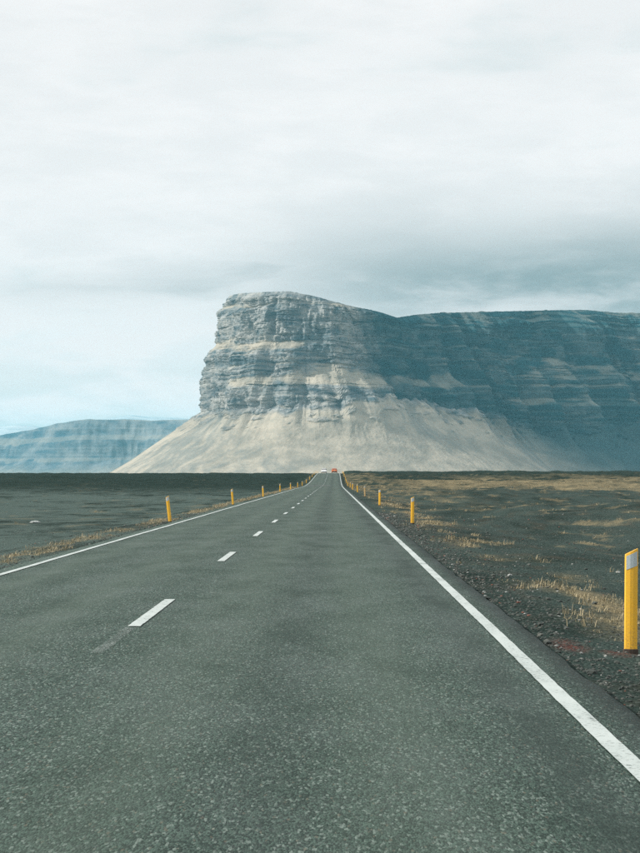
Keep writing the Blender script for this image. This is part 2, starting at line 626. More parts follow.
# ------------------------------------------------------------------ mountains
def smooth_curve(pts, n):
    p = np.array(pts, float)
    seg = np.r_[0, np.cumsum(np.hypot(*np.diff(p, axis=0).T))]
    s = np.linspace(0, seg[-1], 4000)
    x, y = np.interp(s, seg, p[:, 0]), np.interp(s, seg, p[:, 1])
    k = np.exp(-0.5 * (np.arange(-110, 111) / 45.0) ** 2)
    k /= k.sum()

    def sm(v):
        a = np.concatenate([v[0] + (v[1] - v[0]) * np.arange(-110, 0), v, v[-1] + (v[-1] - v[-2]) * np.arange(1, 111)])
        return np.convolve(a, k, 'valid')
    return sm(x), sm(y)


def resample(x, y, w, n):
    """resample with sampling weight w (density)"""
    ds = np.r_[0, np.hypot(np.diff(x), np.diff(y))]
    cum = np.cumsum(ds * w)
    t = np.linspace(0, cum[-1], n)
    return np.interp(t, cum, x), np.interp(t, cum, y), np.interp(t, cum, np.cumsum(ds))


def rock_mat(name, far, dark=1.0):
    m, t, b = new_mat(name)
    geo = t.n('ShaderNodeTexCoord').outputs['Object']
    x, y, z = t.sep(geo)
    deb = getattr_node(t, 'debris')
    strat = getattr_node(t, 'strata')
    k = 1.0 / far
    nA = t.noise(t.mul(geo, (0.012 * k, 0.012 * k, 0.03 * k)), 1.0, 6, 0.62)
    nB = t.noise(t.mul(geo, (0.05 * k, 0.05 * k, 0.012 * k)), 1.0, 5, 0.65)
    nC = t.noise(t.mul(geo, (0.003 * k, 0.003 * k, 0.055 * k)), 1.0, 5, 0.6)
    rock = t.mix(t.step(nA, 0.32, 0.68), (0.062, 0.092, 0.108), (0.34, 0.34, 0.325))
    nD = t.noise(t.mul(geo, (0.0065 * k, 0.0065 * k, 0.009 * k)), 1.0, 5, 0.6, 0.6)
    rock = t.mix(t.step(nD, 0.50, 0.68, 0.0, 0.5), rock, (0.38, 0.36, 0.32))
    rock = t.mix(t.step(nD, 0.50, 0.34, 0.0, 0.75), rock, (0.045, 0.080, 0.098))
    rock = t.mix(t.m('MULTIPLY', t.step(nC, 0.48, 0.66), 0.5), rock, (0.36, 0.345, 0.31))
    rock = t.mix(t.m('MULTIPLY', t.step(nB, 0.50, 0.68), 0.45), rock, (0.060, 0.10, 0.115))
    rock = t.mix(t.m('MULTIPLY', t.step(strat, 0.35, 0.9), 0.35), rock, (0.38, 0.375, 0.35))
    tal = t.mix(t.step(t.m('MULTIPLY_ADD', nD, 0.6, t.m('MULTIPLY', nA, 0.4)), 0.36, 0.62), (0.25, 0.235, 0.195), (0.43, 0.385, 0.31))
    tal = t.mix(t.m('MULTIPLY', t.step(nB, 0.5, 0.72), 0.5), tal, (0.22, 0.23, 0.21))
    rill = getattr_node(t, 'rill')
    tal = t.mix(t.m('MULTIPLY', t.step(rill, 0.35, 0.9), 0.7), tal, (0.15, 0.17, 0.165))
    col = t.mix(deb, rock, tal)
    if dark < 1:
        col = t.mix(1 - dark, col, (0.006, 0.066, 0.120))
    moss = getattr_node(t, 'moss')  # mask of the painted shade, not a plant cover
    col = t.mix(moss, col, t.mix(t.m('MULTIPLY', t.step(strat, 0.2, 0.8), 0.8), t.mix(nA, (0.003, 0.034, 0.046), (0.016, 0.066, 0.080)), (0.060, 0.105, 0.110)))  # shaded rock: dark teal shadow painted into the base colour
    t.link(col, b.inputs['Base Color'])
    b.inputs['Roughness'].default_value = 0.95
    b.inputs['Specular IOR Level'].default_value = 0.1
    hh = t.m('ADD', nA, t.m('MULTIPLY', nB, 0.7))
    bump(t, b, hh, 0.8, 5.0 * far)
    return m


def build_mountain():
    pts = [(-240, 12500), (-300, 9600), (-368, 8300), (-400, 7600), (-388, 7280), (-300, 7080), (-120, 7000), (40, 7030),
           (150, 7130), (300, 7330), (420, 7560), (560, 7650), (720, 7700), (860, 7850), (980, 8060), (1150, 8130), (1330, 8120),
           (1560, 8300), (1900, 8800), (2500, 9500), (3400, 10400)]
    x, y = smooth_curve(pts, 0)
    wt_ = np.interp(y, [7000, 8300, 9000, 12500], [1, 1, 0.3, 0.10])
    wt_ = wt_ * np.where(x < -330, 0.5, 1.0)
    NS = 1300
    x, y, s = resample(x, y, wt_, NS)
    tx, ty = np.gradient(x), np.gradient(y)
    ln = np.hypot(tx, ty)
    # outward normal: curve runs from back-left round the nose to the right, outside is on the right-hand side
    kk = np.exp(-0.5 * (np.arange(-60, 61) / 22.0) ** 2)
    kk /= kk.sum()
    nx, ny = ty / ln, -tx / ln
    nx, ny = np.convolve(np.pad(nx, 60, 'edge'), kk, 'valid'), np.convolve(np.pad(ny, 60, 'edge'), kk, 'valid')
    # the outside of the curve must face the camera side
    sgn = np.where((nx * 0 + ny)[NS // 3] < 0, 1, -1)
    nx, ny = nx * sgn, ny * sgn
    ln = np.hypot(nx, ny)
    nx, ny = nx / ln, ny / ln
    col = PX0 + F * x / y
    rimrow = np.interp(col, [215, 228, 240, 262, 290, 315, 332, 352, 375, 385, 396, 415, 440, 475, 510, 560, 585, 615, 640, 700],
                       [300, 296, 293, 292, 291, 296, 301, 306, 311, 314, 317.5, 314.5, 312.5, 312, 311, 310, 310, 312.5, 313, 308])
    H = (PY0 - rimrow) * y / F + CAM_H
    H = np.where((x < -330) & (y > 7400), 655, H)
    tal_row = np.interp(col, [190, 230, 300, 340, 380, 420, 450, 480, 520, 560, 600, 640], [415, 413, 408, 396, 400, 409, 417, 424, 428, 425, 420, 418])
    HT = (PY0 - tal_row) * y / F + fbm(s / 55.0, s * 0, o=5, r=0.6) * 34
    # position weights along the curve
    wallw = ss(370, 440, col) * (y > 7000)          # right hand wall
    darkw = ss(342, 380, col + fbm(s / 70.0, s * 0 + 2, o=3) * 16) * (y > 7000) * ss(-200, 0, x)  # where the painted shade sets in right of the nose
    nosew = 1 - wallw
    NC_, NTAL, NTOP = 330, 190, 22
    v = np.linspace(0, 1, NC_)[None, :]
    hc = H[:, None] + (HT - H)[:, None] * v          # heights on the cliff, from rim down
    S = s[:, None] + 0 * v
    # bed structure in metres, dipping slightly
    bed = hc + fbm(S / 500.0, hc * 0, o=2) * 26 + fbm(S / 90.0, hc / 200.0, o=3) * 7
    strat = fbm(bed / 40.0, S / 420.0 + 4, o=4, r=0.62)
    thin = fbm(bed / 13.0, S / 1100.0 + 8, o=3, r=0.6)
    L = ss(0.08, 0.40, strat) * 0.5 + ss(0.10, 0.22, thin) * 0.42 * ss(-0.35, 0.1, fbm(S / 75.0 + 4, bed / 60.0, o=2))
    row_ = PY0 - (hc - CAM_H) * F / y[:, None]
    colS = col[:, None] + 0 * v
    wob = fbm(S / 140.0, S * 0 + 3, o=3) * 4

    def belt(r0, wd, c0, c1, soft=25):
        return np.exp(-((row_ - r0 - wob) / wd) ** 2) * ss(c0 - soft, c0, colS) * (1 - ss(c1, c1 + soft, colS))
    # pale debris benches seen on the photograph
    bl = belt(346, 6, 205, 290) * 1.0 + belt(383 - 6 * np.exp(-((colS - 335) / 30) ** 2), 7.0 + 5 * np.exp(-((colS - 335) / 38) ** 2), 262, 430) * 1.25 + belt(306, 3, 215, 330) * 0.5 + belt(366, 4, 200, 250) * 0.4
    bl = bl + wallw[:, None] * (0.85 * ss(333, 318, row_) + belt(372, 20, 425, 700) * 0.62 + belt(404, 5, 470, 700) * 0.6)
    apr = ss(-0.05, 0.35, fbm(S / 130.0 + 2, hc / 500.0, o=3))
    bl = np.where(wallw[:, None] > 0.5, bl * (0.45 + 0.75 * apr), bl * (0.75 + 0.4 * fbm(S / 60.0, hc / 60.0, o=2)))
    L = np.clip(L * (1 - 0.3 * nosew[:, None]) + bl, 0, 1.25)
    cot = 0.09 + 1.25 * L ** 1.3
    leftside = ss(7250, 7500, y) * (x < -200)
    sil = ss(-230, -330, x)
    cot = cot * (1 - (0.25 + 0.35 * ss(500, 440, hc)) * sil[:, None])
    dh = -np.diff(hc, axis=1, prepend=hc[:, :1])
    off = np.cumsum(cot * dh, axis=1)
    # relief: buttresses and gullies, then small blocks
    fade = ss(0, 0.06, v)
    gul = ridged(S / 95.0, hc / 420.0 + 2, o=4, r=0.55)
    g2_ = ridged(S / 34.0, hc / 150.0, o=3, r=0.55)
    blk = fbm(S / 16.0, bed / 9.0, o=3, r=0.6)
    steep = 1 - np.clip(L, 0, 1) * 0.7
    def blocks(wd, hd, amp, sd2):
        wS = S + fbm(S / (wd * 1.7), bed / (hd * 3), o=2) * wd * 0.7
        wB = bed + fbm(S / (wd * 3) + sd2, bed / (hd * 2), o=2) * hd * 0.5
        bi = np.floor(wB / hd).astype(int)
        sh = (_perm[(bi * 7 + 31 * sd2) & 4095] % 97) / 97.0
        ci = np.floor(wS / wd + sh).astype(int)
        return (_h(ci, bi, np.full_like(ci, sd2)) / 4096.0 - 0.5) * 2 * amp
    crag = blocks(64, 46, 8, 1) + blocks(30, 21, 5.0, 2) + blocks(13, 11, 2.6, 3)
    rel = (crag * (1 - 0.3 * wallw[:, None]) * (1 - 0.6 * sil[:, None]) + fbm(S / 55.0, hc / 45.0 + 9, o=4, r=0.6) * 6 + gul * (24 + 2 * wallw[:, None]) + g2_ * 15 + blk * 3.5) * steep
    big = fbm(S / 330.0 + 1.7, hc / 900.0, o=3) * (14 + 26 * wallw[:, None])
    offc = off + (rel + big) * (0.25 + 0.75 * fade)
    debris_c = ss(0.42, 0.85, L)
    # talus
    vt = np.linspace(0, 1, NTAL + 1)[None, 1:]
    z0 = -14.0
    ht = HT[:, None] + (z0 - HT[:, None]) * vt ** 0.92
    slope = 1.30 + 0.75 * vt ** 2.2
    dht = -np.diff(np.concatenate([HT[:, None], ht], 1), axis=1)
    St = s[:, None] + 0 * vt
    offt = off[:, -1:] + np.cumsum(slope * dht, axis=1)
    rill = ridged(St / 30.0 + fbm(St / 120.0, vt * 3, o=2) * 0.8, vt * 2.4 + 1, o=5, r=0.7)
    fan = fbm(St / 240.0 + 6, vt * 0.7, o=2)
    last = ((rel + big)[:, -1:])
    kw = np.exp(-0.5 * (np.arange(-90, 91) / 34.0) ** 2)
    lsm = np.convolve(np.pad(last[:, 0], 90, 'edge'), kw / kw.sum(), 'valid')[:, None]
    foot = offt[:, -1:]
    k2 = np.exp(-0.5 * (np.arange(-240, 241) / 85.0) ** 2)
    footS = np.convolve(np.pad(foot[:, 0], 240, 'edge'), k2 / k2.sum(), 'valid')[:, None]
    offt = offt + (footS - foot) * ss(0.0, 0.55, vt)
    offt = offt + lsm * (1 - ss(0, 0.8, vt)) + (last - lsm) * (1 - ss(0, 0.10, vt)) + (rill * 5.0 * ss(0, .1, vt) + fan * 10 * vt) * (1 - 0.3 * vt)
    # outcrops of rock at the head of the talus
    outc = ss(0.18, 0.5, fbm(St / 38.0, ht / 26.0, o=4) + 0.36 - 1.9 * vt) * (0.6 + 0.7 * wallw[:, None])
    offt = offt + outc * 12
    # top: from the back of the plateau to the rim
    tb = np.linspace(1, 0, NTOP + 1)[None, :-1] ** 2
    offtop = -(tb * 900.0) + big[:, :1] * 0.25 + rel[:, :1] * 0.25
    htop = H[:, None] + 6 * ss(0, 0.2, tb) - 160 * tb - 420 * tb ** 0.7 * leftside[:, None] - 260 * tb ** 0.6 * nosew[:, None] + fbm(s[:, None] / 60.0 + 0 * tb, tb * 9, o=3) * 6 * (1 - tb)
    OFF = np.concatenate([offtop, offc, offt], 1)
    HH = np.concatenate([htop, hc + blk * 1.5, ht], 1)
    X = x[:, None] + nx[:, None] * OFF
    Y = y[:, None] + ny[:, None] * OFF
    V = np.stack([X, Y, HH], -1)
    me = big_mesh('mountain', V.reshape(-1, 3), grid_quads(*X.shape, flip=True))
    z1 = np.zeros_like(offtop)
    attr(me, 'debris', np.concatenate([z1 + 0.4, debris_c, np.clip(1 - outc, 0, 1) * ss(0, 0.08, vt + 0.06 * fan)], 1))
    attr(me, 'strata', np.concatenate([z1, 0.6 * strat + 0.9 * ss(0.05, 0.2, thin) - 0.1, ht * 0], 1))
    attr(me, 'rill', np.concatenate([z1, hc * 0, rill * 0.7 + 0.35 * fan], 1))
    shadec = darkw[:, None] * (0.80 + 0.2 * ss(336, 326, row_) + 0.45 * ss(-0.1, 0.35, fbm(S / 120.0, hc / 60.0, o=3)) - 0.25 * debris_c)  # shadow on the right wall, painted as a dark teal tint
    shadet = wallw[:, None] * 0.9 * ss(425, 530, colS[:, :1] + 60 * (vt - 0.5) * -1) + 0 * vt  # painted shade carried down over the right-hand scree
    attr(me, 'moss', np.clip(np.concatenate([z1, shadec, shadet], 1), 0, 1))  # holds the painted shade of the right wall and scree
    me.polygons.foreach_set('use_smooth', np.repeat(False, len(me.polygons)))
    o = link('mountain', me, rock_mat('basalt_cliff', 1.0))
    tag(o, 'huge flat topped rock mountain with pale scree slopes at the end of the road', 'mountain', kind='structure')


build_mountain()


def build_far_plateau():
    D = 16000.0
    cols = [-260, -120, -40, 20, 62, 100, 140, 190, 240, 300]
    Dy = [19500, 17800, 17000, 16500, 16000, 15900, 15900, 15600, 15200, 14800]
    pts = [((c - PX0) / F * q, q) for c, q in zip(cols, Dy)]
    x, y = smooth_curve(pts, 0)
    NS = 620
    x, y, s = resample(x, y, np.ones_like(x), NS)
    tx, ty = np.gradient(x), np.gradient(y)
    ln = np.hypot(tx, ty)
    nx, ny = ty / ln, -tx / ln
    col = PX0 + F * x / y
    row = np.interp(col, [-200, -60, 0, 30, 55, 72, 90, 120, 150, 200, 260], [434, 434, 435, 430, 424, 420.5, 419, 419.5, 420, 419, 419])
    H = (PY0 - row) * y / F + fbm(s / 260.0, s * 0, o=3) * 7
    HT = (PY0 - 461) * y / F + fbm(s / 260.0, s * 0 + 5, o=4) * 50
    NCL, NTL = 130, 50
    v = np.linspace(0, 1, NCL)[None, :]
    hc = H[:, None] + (HT - H)[:, None] * v
    S = s[:, None] + 0 * v
    bed = hc + fbm(S / 1500.0, hc * 0, o=2) * 30
    strat = fbm(bed / 55.0, S / 5000.0, o=4, r=0.6)
    L = np.clip(ss(0.0, 0.4, strat) * 0.8 + 0.9 * np.exp(-((v - 0.42) / 0.07) ** 2), 0, 1)
    dh = -np.diff(hc, axis=1, prepend=hc[:, :1])
    off = np.cumsum((0.15 + 1.2 * L) * dh, axis=1)
    gul = ridged(S / 260.0, hc / 900.0, o=4, r=0.6) * 26 + ridged(S / 90.0, hc / 300.0 + 4, o=3) * 14
    offc = off + gul * ss(-0.1, 0.2, v)
    vt = np.linspace(0, 1, NTL + 1)[None, 1:]
    ht = HT[:, None] + (-14 - HT[:, None]) * vt
    dht = -np.diff(np.concatenate([HT[:, None], ht], 1), axis=1)
    offt = off[:, -1:] + np.cumsum((1.5 + 1.2 * vt) * dht, axis=1) + gul[:, -1:] * (1 - vt)
    tb = np.linspace(1, 0, 9)[None, :-1]
    offtop = -tb * 2500
    htop = H[:, None] - 100 * tb
    OFF = np.concatenate([offtop + 0 * s[:, None], offc, offt], 1)
    HH = np.concatenate([htop, hc, ht], 1)
    V = np.stack([x[:, None] + nx[:, None] * OFF, y[:, None] + ny[:, None] * OFF, HH], -1)
    me = big_mesh('plateau', V.reshape(-1, 3), grid_quads(*HH.shape, flip=True))
    z1 = np.zeros_like(htop)
    attr(me, 'debris', np.concatenate([z1, ss(0.4, 0.8, L) * 0.8, ss(0.1, 0.7, vt) + 0 * s[:, None]], 1))
    attr(me, 'strata', np.concatenate([z1, strat, ht * 0], 1))
    attr(me, 'rill', np.concatenate([z1, hc * 0, ht * 0], 1))
    attr(me, 'moss', np.concatenate([z1, hc * 0, ht * 0], 1))  # no painted shade here
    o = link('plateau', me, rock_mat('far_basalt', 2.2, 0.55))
    tag(o, 'low hazy blue plateau with banded cliffs far behind the mountain', 'plateau', kind='structure')


build_far_plateau()


def build_glacier():
    D = 26000.0
    cols = np.linspace(-160, 330, 160)
    row = np.interp(cols, [-160, 0, 25, 50, 90, 120, 135, 150, 175, 240, 330], [428, 427, 425, 428, 421, 417.5, 415.5, 417, 417.5, 424, 440])
    x = (cols - PX0) / F * D
    H = (PY0 - row) * D / F + fbm(x / 500.0, x * 0, o=4) * 14
    V, n = [], 24
    t_ = np.linspace(-1, 1, n)
    prof = 1 - t_ ** 2
    X = x[:, None] + 0 * t_[None]
    Yg = D + t_[None] * 3600 + 0 * X
    Z = -14 + (H[:, None] + 14) * prof[None] ** 0.8 + fbm(X / 700, Yg / 700, o=4) * 30 * prof[None] * (1 - prof[None]) * 4
    me = big_mesh('glacier', np.stack([X, Yg, Z], -1).reshape(-1, 3), grid_quads(*X.shape, flip=True))
    m, t, b = new_mat('glacier_ice')
    geo = t.n('ShaderNodeTexCoord').outputs['Object']
    nz = t.noise(t.mul(geo, (0.002, 0.002, 0.006)), 1.0, 5, 0.6)
    t.link(t.mix(t.step(nz, 0.35, 0.65), (0.34, 0.42, 0.47), (0.55, 0.59, 0.62)), b.inputs['Base Color'])
    b.inputs['Roughness'].default_value = 0.7
    o = link('glacier', me, m)
    tag(o, 'pale snow covered ice cap on the skyline behind the plateau', 'glacier', kind='structure')


build_glacier()

# ------------------------------------------------------------------ roadside marker posts
def post_paint(name, col, fade):
    m, t, b = new_mat(name)
    co = t.n('ShaderNodeTexCoord').outputs['Object']
    n = t.noise(t.mul(co, (12, 12, 3)), 1.0, 4, 0.6)
    n2 = t.noise(co, 55.0, 3, 0.7)
    z = t.sep(co)[2]
    c = t.mix(n, tuple(k * 0.88 for k in col), col)
    grime = t.m('MULTIPLY', t.step(z, 0.0, 0.30, 1.0, 0.25), t.step(n2, 0.40, 0.75))
    c = t.mix(t.m('MULTIPLY', grime, 0.7), c, (0.16, 0.13, 0.08))
    c = t.mix(t.m('MULTIPLY', t.step(n2, 0.66, 0.8), fade), c, (0.70, 0.52, 0.22))
    t.link(c, b.inputs['Base Color'])
    b.inputs['Roughness'].default_value = 0.42
    bump(t, b, n2, 0.12, 0.002)
    return m


YEL = post_paint('yellow_plastic', (0.93, 0.50, 0.030), 0.3)
PALE = post_paint('faded_yellow_plastic', (0.66, 0.44, 0.20), 0.8)
REFL, rt, rb = new_mat('reflector_sheet')
_co = rt.n('ShaderNodeTexCoord').outputs['Object']
_v = rt.n('ShaderNodeTexVoronoi')
rt.link(_co, _v.inputs['Vector'])
_v.inputs['Scale'].default_value = 160
rt.link(rt.mix(rt.step(_v.outputs['Distance'], 0.1, 0.6), (0.62, 0.66, 0.66), (0.44, 0.49, 0.50)), rb.inputs['Base Color'])
rb.inputs['Roughness'].default_value = 0.35
rb.inputs['Metallic'].default_value = 0.2
RIM = plain('dark_rubber', (0.05, 0.035, 0.025), 0.8)


def post_meshes(h, wd, slant):
    """blade section with a blunt fold on its front; top cut at a slant (rising to +x)"""
    hw = wd / 2
    sec = [(-hw, 0.012), (-hw, -0.006), (-hw + 0.006, -0.014), (-hw * 0.25, -0.024), (hw * 0.25, -0.024), (hw - 0.006, -0.014),
           (hw, -0.006), (hw, 0.012), (hw * 0.4, 0.020), (-hw * 0.4, 0.020)]
    n = len(sec)
    zs = [-0.25, 0.02, 0.3, 0.6, 0.86, 0.985, 1.0]
    V, Fc = [], []
    for k, zz in enumerate(zs):
        for (a, b_) in sec:
            zt = h * zz + (slant * a / wd) * max(0, (zz - 0.3) / 0.7)
            sh = 0.97 if k == len(zs) - 1 else 1.0
            V.append((a * sh, b_ * sh, zt))
    for k in range(len(zs) - 1):
        for i in range(n):
            j = (i + 1) % n
            Fc.append((k * n + i, k * n + j, (k + 1) * n + j, (k + 1) * n + i))
    Fc.append(tuple(range((len(zs) - 1) * n, len(zs) * n)))
    Fc.append(tuple(reversed(range(n))))
    me = bpy.data.meshes.new('post')
    me.from_pydata(V, [], Fc)
    me.update()
    # reflector: folded sheet 3 mm proud of the front, parallel to the cut
    RV, RF = [], []
    xs = [-hw + 0.009, -hw * 0.25, hw * 0.25, hw - 0.009]
    yd = [-0.0152, -0.024, -0.024, -0.0152]
    for lay in (0.0035, -0.002):
        for a, yy in zip(xs, yd):
            for zb in (h - 0.150, h - 0.022):
                RV.append((a, yy - lay, zb + slant * a / wd * (zb / h)))
    for i in range(3):
        RF.append((2 * i, 2 * i + 2, 2 * i + 3, 2 * i + 1))
        RF.append((8 + 2 * i + 1, 8 + 2 * i + 3, 8 + 2 * i + 2, 8 + 2 * i))
    RF += [(0, 1, 9, 8), (7, 6, 14, 15)]
    for i in range(3):
        RF += [(2 * i, 8 + 2 * i, 8 + 2 * i + 2, 2 * i + 2), (2 * i + 1, 2 * i + 3, 8 + 2 * i + 3, 8 + 2 * i + 1)]
    rm = bpy.data.meshes.new('reflector')
    rm.from_pydata(RV, [], RF)
    rm.update()
    # short ground sleeve the post is set in
    SV, SF = [], []
    for zz, g in ((-0.25, 1.18), (0.018, 1.18), (0.024, 1.10)):
        for (a, b_) in sec:
            SV.append((a * g, b_ * (g + 0.25), zz))
    for k in range(2):
        for i in range(n):
            j = (i + 1) % n
            SF.append((k * n + i, k * n + j, (k + 1) * n + j, (k + 1) * n + i))
    SF.append(tuple(range(2 * n, 3 * n)))
    sm_ = bpy.data.meshes.new('ground_sleeve')
    sm_.from_pydata(SV, [], SF)
    sm_.update()
    return me, rm, sm_


PM = post_meshes(0.915, 0.118, 0.055)


def place_post(X, Y, lean, turn, label, group, pale=False, zoff=0.0, sc_=1.0):
    root = bpy.data.objects.new('marker_post', None)
    C.objects.link(root)
    root.empty_display_size = 0.2
    root.location = (X, Y, float(ground_z(np.array([X]), np.array([Y]))[0]) + zoff)
    root.rotation_euler = (R(RNG.uniform(-1.5, 1.5)), R(lean), R(turn))
    root.scale = (sc_, sc_, sc_)
    tag(root, label, 'marker post', group)
    for nm, me, mt in (('post', PM[0], PALE if pale else YEL), ('reflector', PM[1], REFL), ('ground_sleeve', PM[2], RIM)):
        o = bpy.data.objects.new(nm, me)
        C.objects.link(o)
        if not me.materials:
            me.materials.append(mt)
        if nm == 'post':
            o.material_slots[0].link = 'OBJECT'
            o.material_slots[0].material = mt
        o.parent = root
    return root


GR, GL = 'marker posts along the verge with the gravel bank', 'marker posts along the oncoming lane'
ORD = 'first second third fourth fifth sixth seventh eighth ninth tenth eleventh twelfth thirteenth fourteenth'.split()
Y0 = 18.0
for i in range(14):
    Y = Y0 + 50.3 * i
    Y += -6 if i == 2 else 0
    X = 2.72 + float(road_x(Y)) + (0.05 * math.sin(i * 2.3) if i else 0.0)
    if i == 0:
        lab, lean, turn = 'bright yellow marker post with slanted top and grey reflector beside red gravel', 0.9, 3
    elif i == 3:
        lab, lean, turn = 'faded pale marker post among yellow ones on the gravel verge', -2, 4
    elif i == 1:
        lab, lean, turn = 'upright yellow marker post beside two dark dips in the gravel', 0.6, 2
    else:
        lab, lean, turn = 'small yellow marker post, %s along the near lane from the red gravel' % ORD[i], RNG.uniform(-2, 2), RNG.uniform(-6, 6)
    place_post(X, Y, lean, turn, lab, GR, pale=(i == 3), zoff=0.02)
for i in range(13):
    Y = (70.5, 114, 165, 219, 270)[i] if i < 5 else 270 + 50.5 * (i - 4)
    X = -5.85 + float(road_x(Y)) + 0.05 * math.sin(i * 1.7)
    if i == 0:
        lab, lean = 'white topped yellow marker post leaning over a strip of dry grass', -6.5
    elif i == 1:
        lab, lean = 'leaning yellow marker post where the dry grass strip thins out', -5.0
    else:
        lab, lean = 'small yellow marker post, %s along the oncoming lane from the white topped leaning one' % ORD[i], RNG.uniform(-3, 1)
    place_post(X, Y, lean, RNG.uniform(-5, 5), lab, GL)


# ------------------------------------------------------------------ loose stones and boulders
def stone_template(seed, sub=1):
    bm = bmesh.new()
    bmesh.ops.create_icosphere(bm, subdivisions=sub, radius=1.0)
    rr = random.Random(seed)
    for v in bm.verts:
        n = v.co.normalized()
        v.co = n * (0.75 + 0.4 * rr.random())
        v.co.z *= 0.62
    V = np.array([v.co[:] for v in bm.verts])
    Fq = np.array([[v.index for v in f.verts] for f in bm.faces])
    bm.free()
    return V, Fq


def scatter_stones():
    tpl = [stone_template(k) for k in range(6)]
    P = []
    n = 5200
    for side, cnt in ((1, 8000), (-1, 2500)):
        yv = 9 + 80 * RNG.random(cnt) ** 1.7
        e = np.where(RNG.random(cnt) < 0.55, RNG.exponential(0.55, cnt) + 0.06, RNG.uniform(0.1, 9, cnt))
        xv = np.where(side > 0, ROAD_R + e, ROAD_L - e) + road_x(yv)
        r = 0.006 + 0.0002 * yv + 0.014 * RNG.random(cnt) ** 2.5 + (RNG.random(cnt) < 0.04) * RNG.uniform(0.01, 0.035, cnt)
        P.append(np.stack([xv, yv, r], 1))
    P = np.concatenate(P)
    zg = ground_z(P[:, 0], P[:, 1])
    VV, FF, base = [], [], 0
    for i, (a, b_, r) in enumerate(P):
        tv, tf = tpl[i % 6]
        th = RNG.uniform(0, 6.28)
        c, s_ = math.cos(th), math.sin(th)
        q = tv * r * np.array([1.0, RNG.uniform(0.7, 1.2), 1])
        VV.append(np.stack([q[:, 0] * c - q[:, 1] * s_ + a, q[:, 0] * s_ + q[:, 1] * c + b_, q[:, 2] + zg[i] + r * 0.2], 1))
        FF.append(tf + base)
        base += len(tv)
    me = big_mesh('gravel', np.concatenate(VV), np.concatenate(FF), smooth=False)
    m, t, b = new_mat('gravel_stone')
    geo = t.n('ShaderNodeTexCoord').outputs['Object']
    isl = t.n('ShaderNodeNewGeometry').outputs['Random Per Island']
    nz = t.noise(geo, 60.0, 3, 0.7)
    col = t.mix(isl, (0.026, 0.038, 0.034), (0.105, 0.112, 0.098))
    col = t.mix(t.step(isl, 0.94, 0.97), col, (0.34, 0.35, 0.33))
    col = t.mix(t.step(isl, 0.022, 0.016), col, (0.20, 0.075, 0.05))
    t.link(t.mix(t.step(nz, 0.3, 0.7, 0.0, 0.35), col, (0.03, 0.035, 0.033)), b.inputs['Base Color'])
    b.inputs['Roughness'].default_value = 0.9
    o = link('gravel', me, m)
    tag(o, 'loose dark gravel stones strewn along the asphalt edges', 'gravel', kind='stuff')


scatter_stones()


def rock(name, X, Y, size, seed, mat, label):
    V, Fq = stone_template(seed, 3)
    V = V / np.linalg.norm(V * np.array([1, 1, 1 / .62]), axis=1)[:, None]
    n = 1 + 0.35 * fbm(V[:, 0] * 1.3 + seed, V[:, 1] * 1.3, V[:, 2] * 1.3, o=4)
    V = V * n[:, None] * np.array(size)
    me = big_mesh(name, V, Fq, smooth=False)
    o = link(name, me, mat)
    o.location = (X, Y, float(ground_z(np.array([X]), np.array([Y]))[0]) + size[2] * 0.25)
    tag(o, label, 'rock')


STONE_PALE = plain('pale_stone', (0.34, 0.37, 0.36), 0.9, 0, 6, 0.2)
rock('rock', -15.8, 104, (0.27, 0.22, 0.15), 4, STONE_PALE, 'pale low stone lying alone on the grey gravel plain')


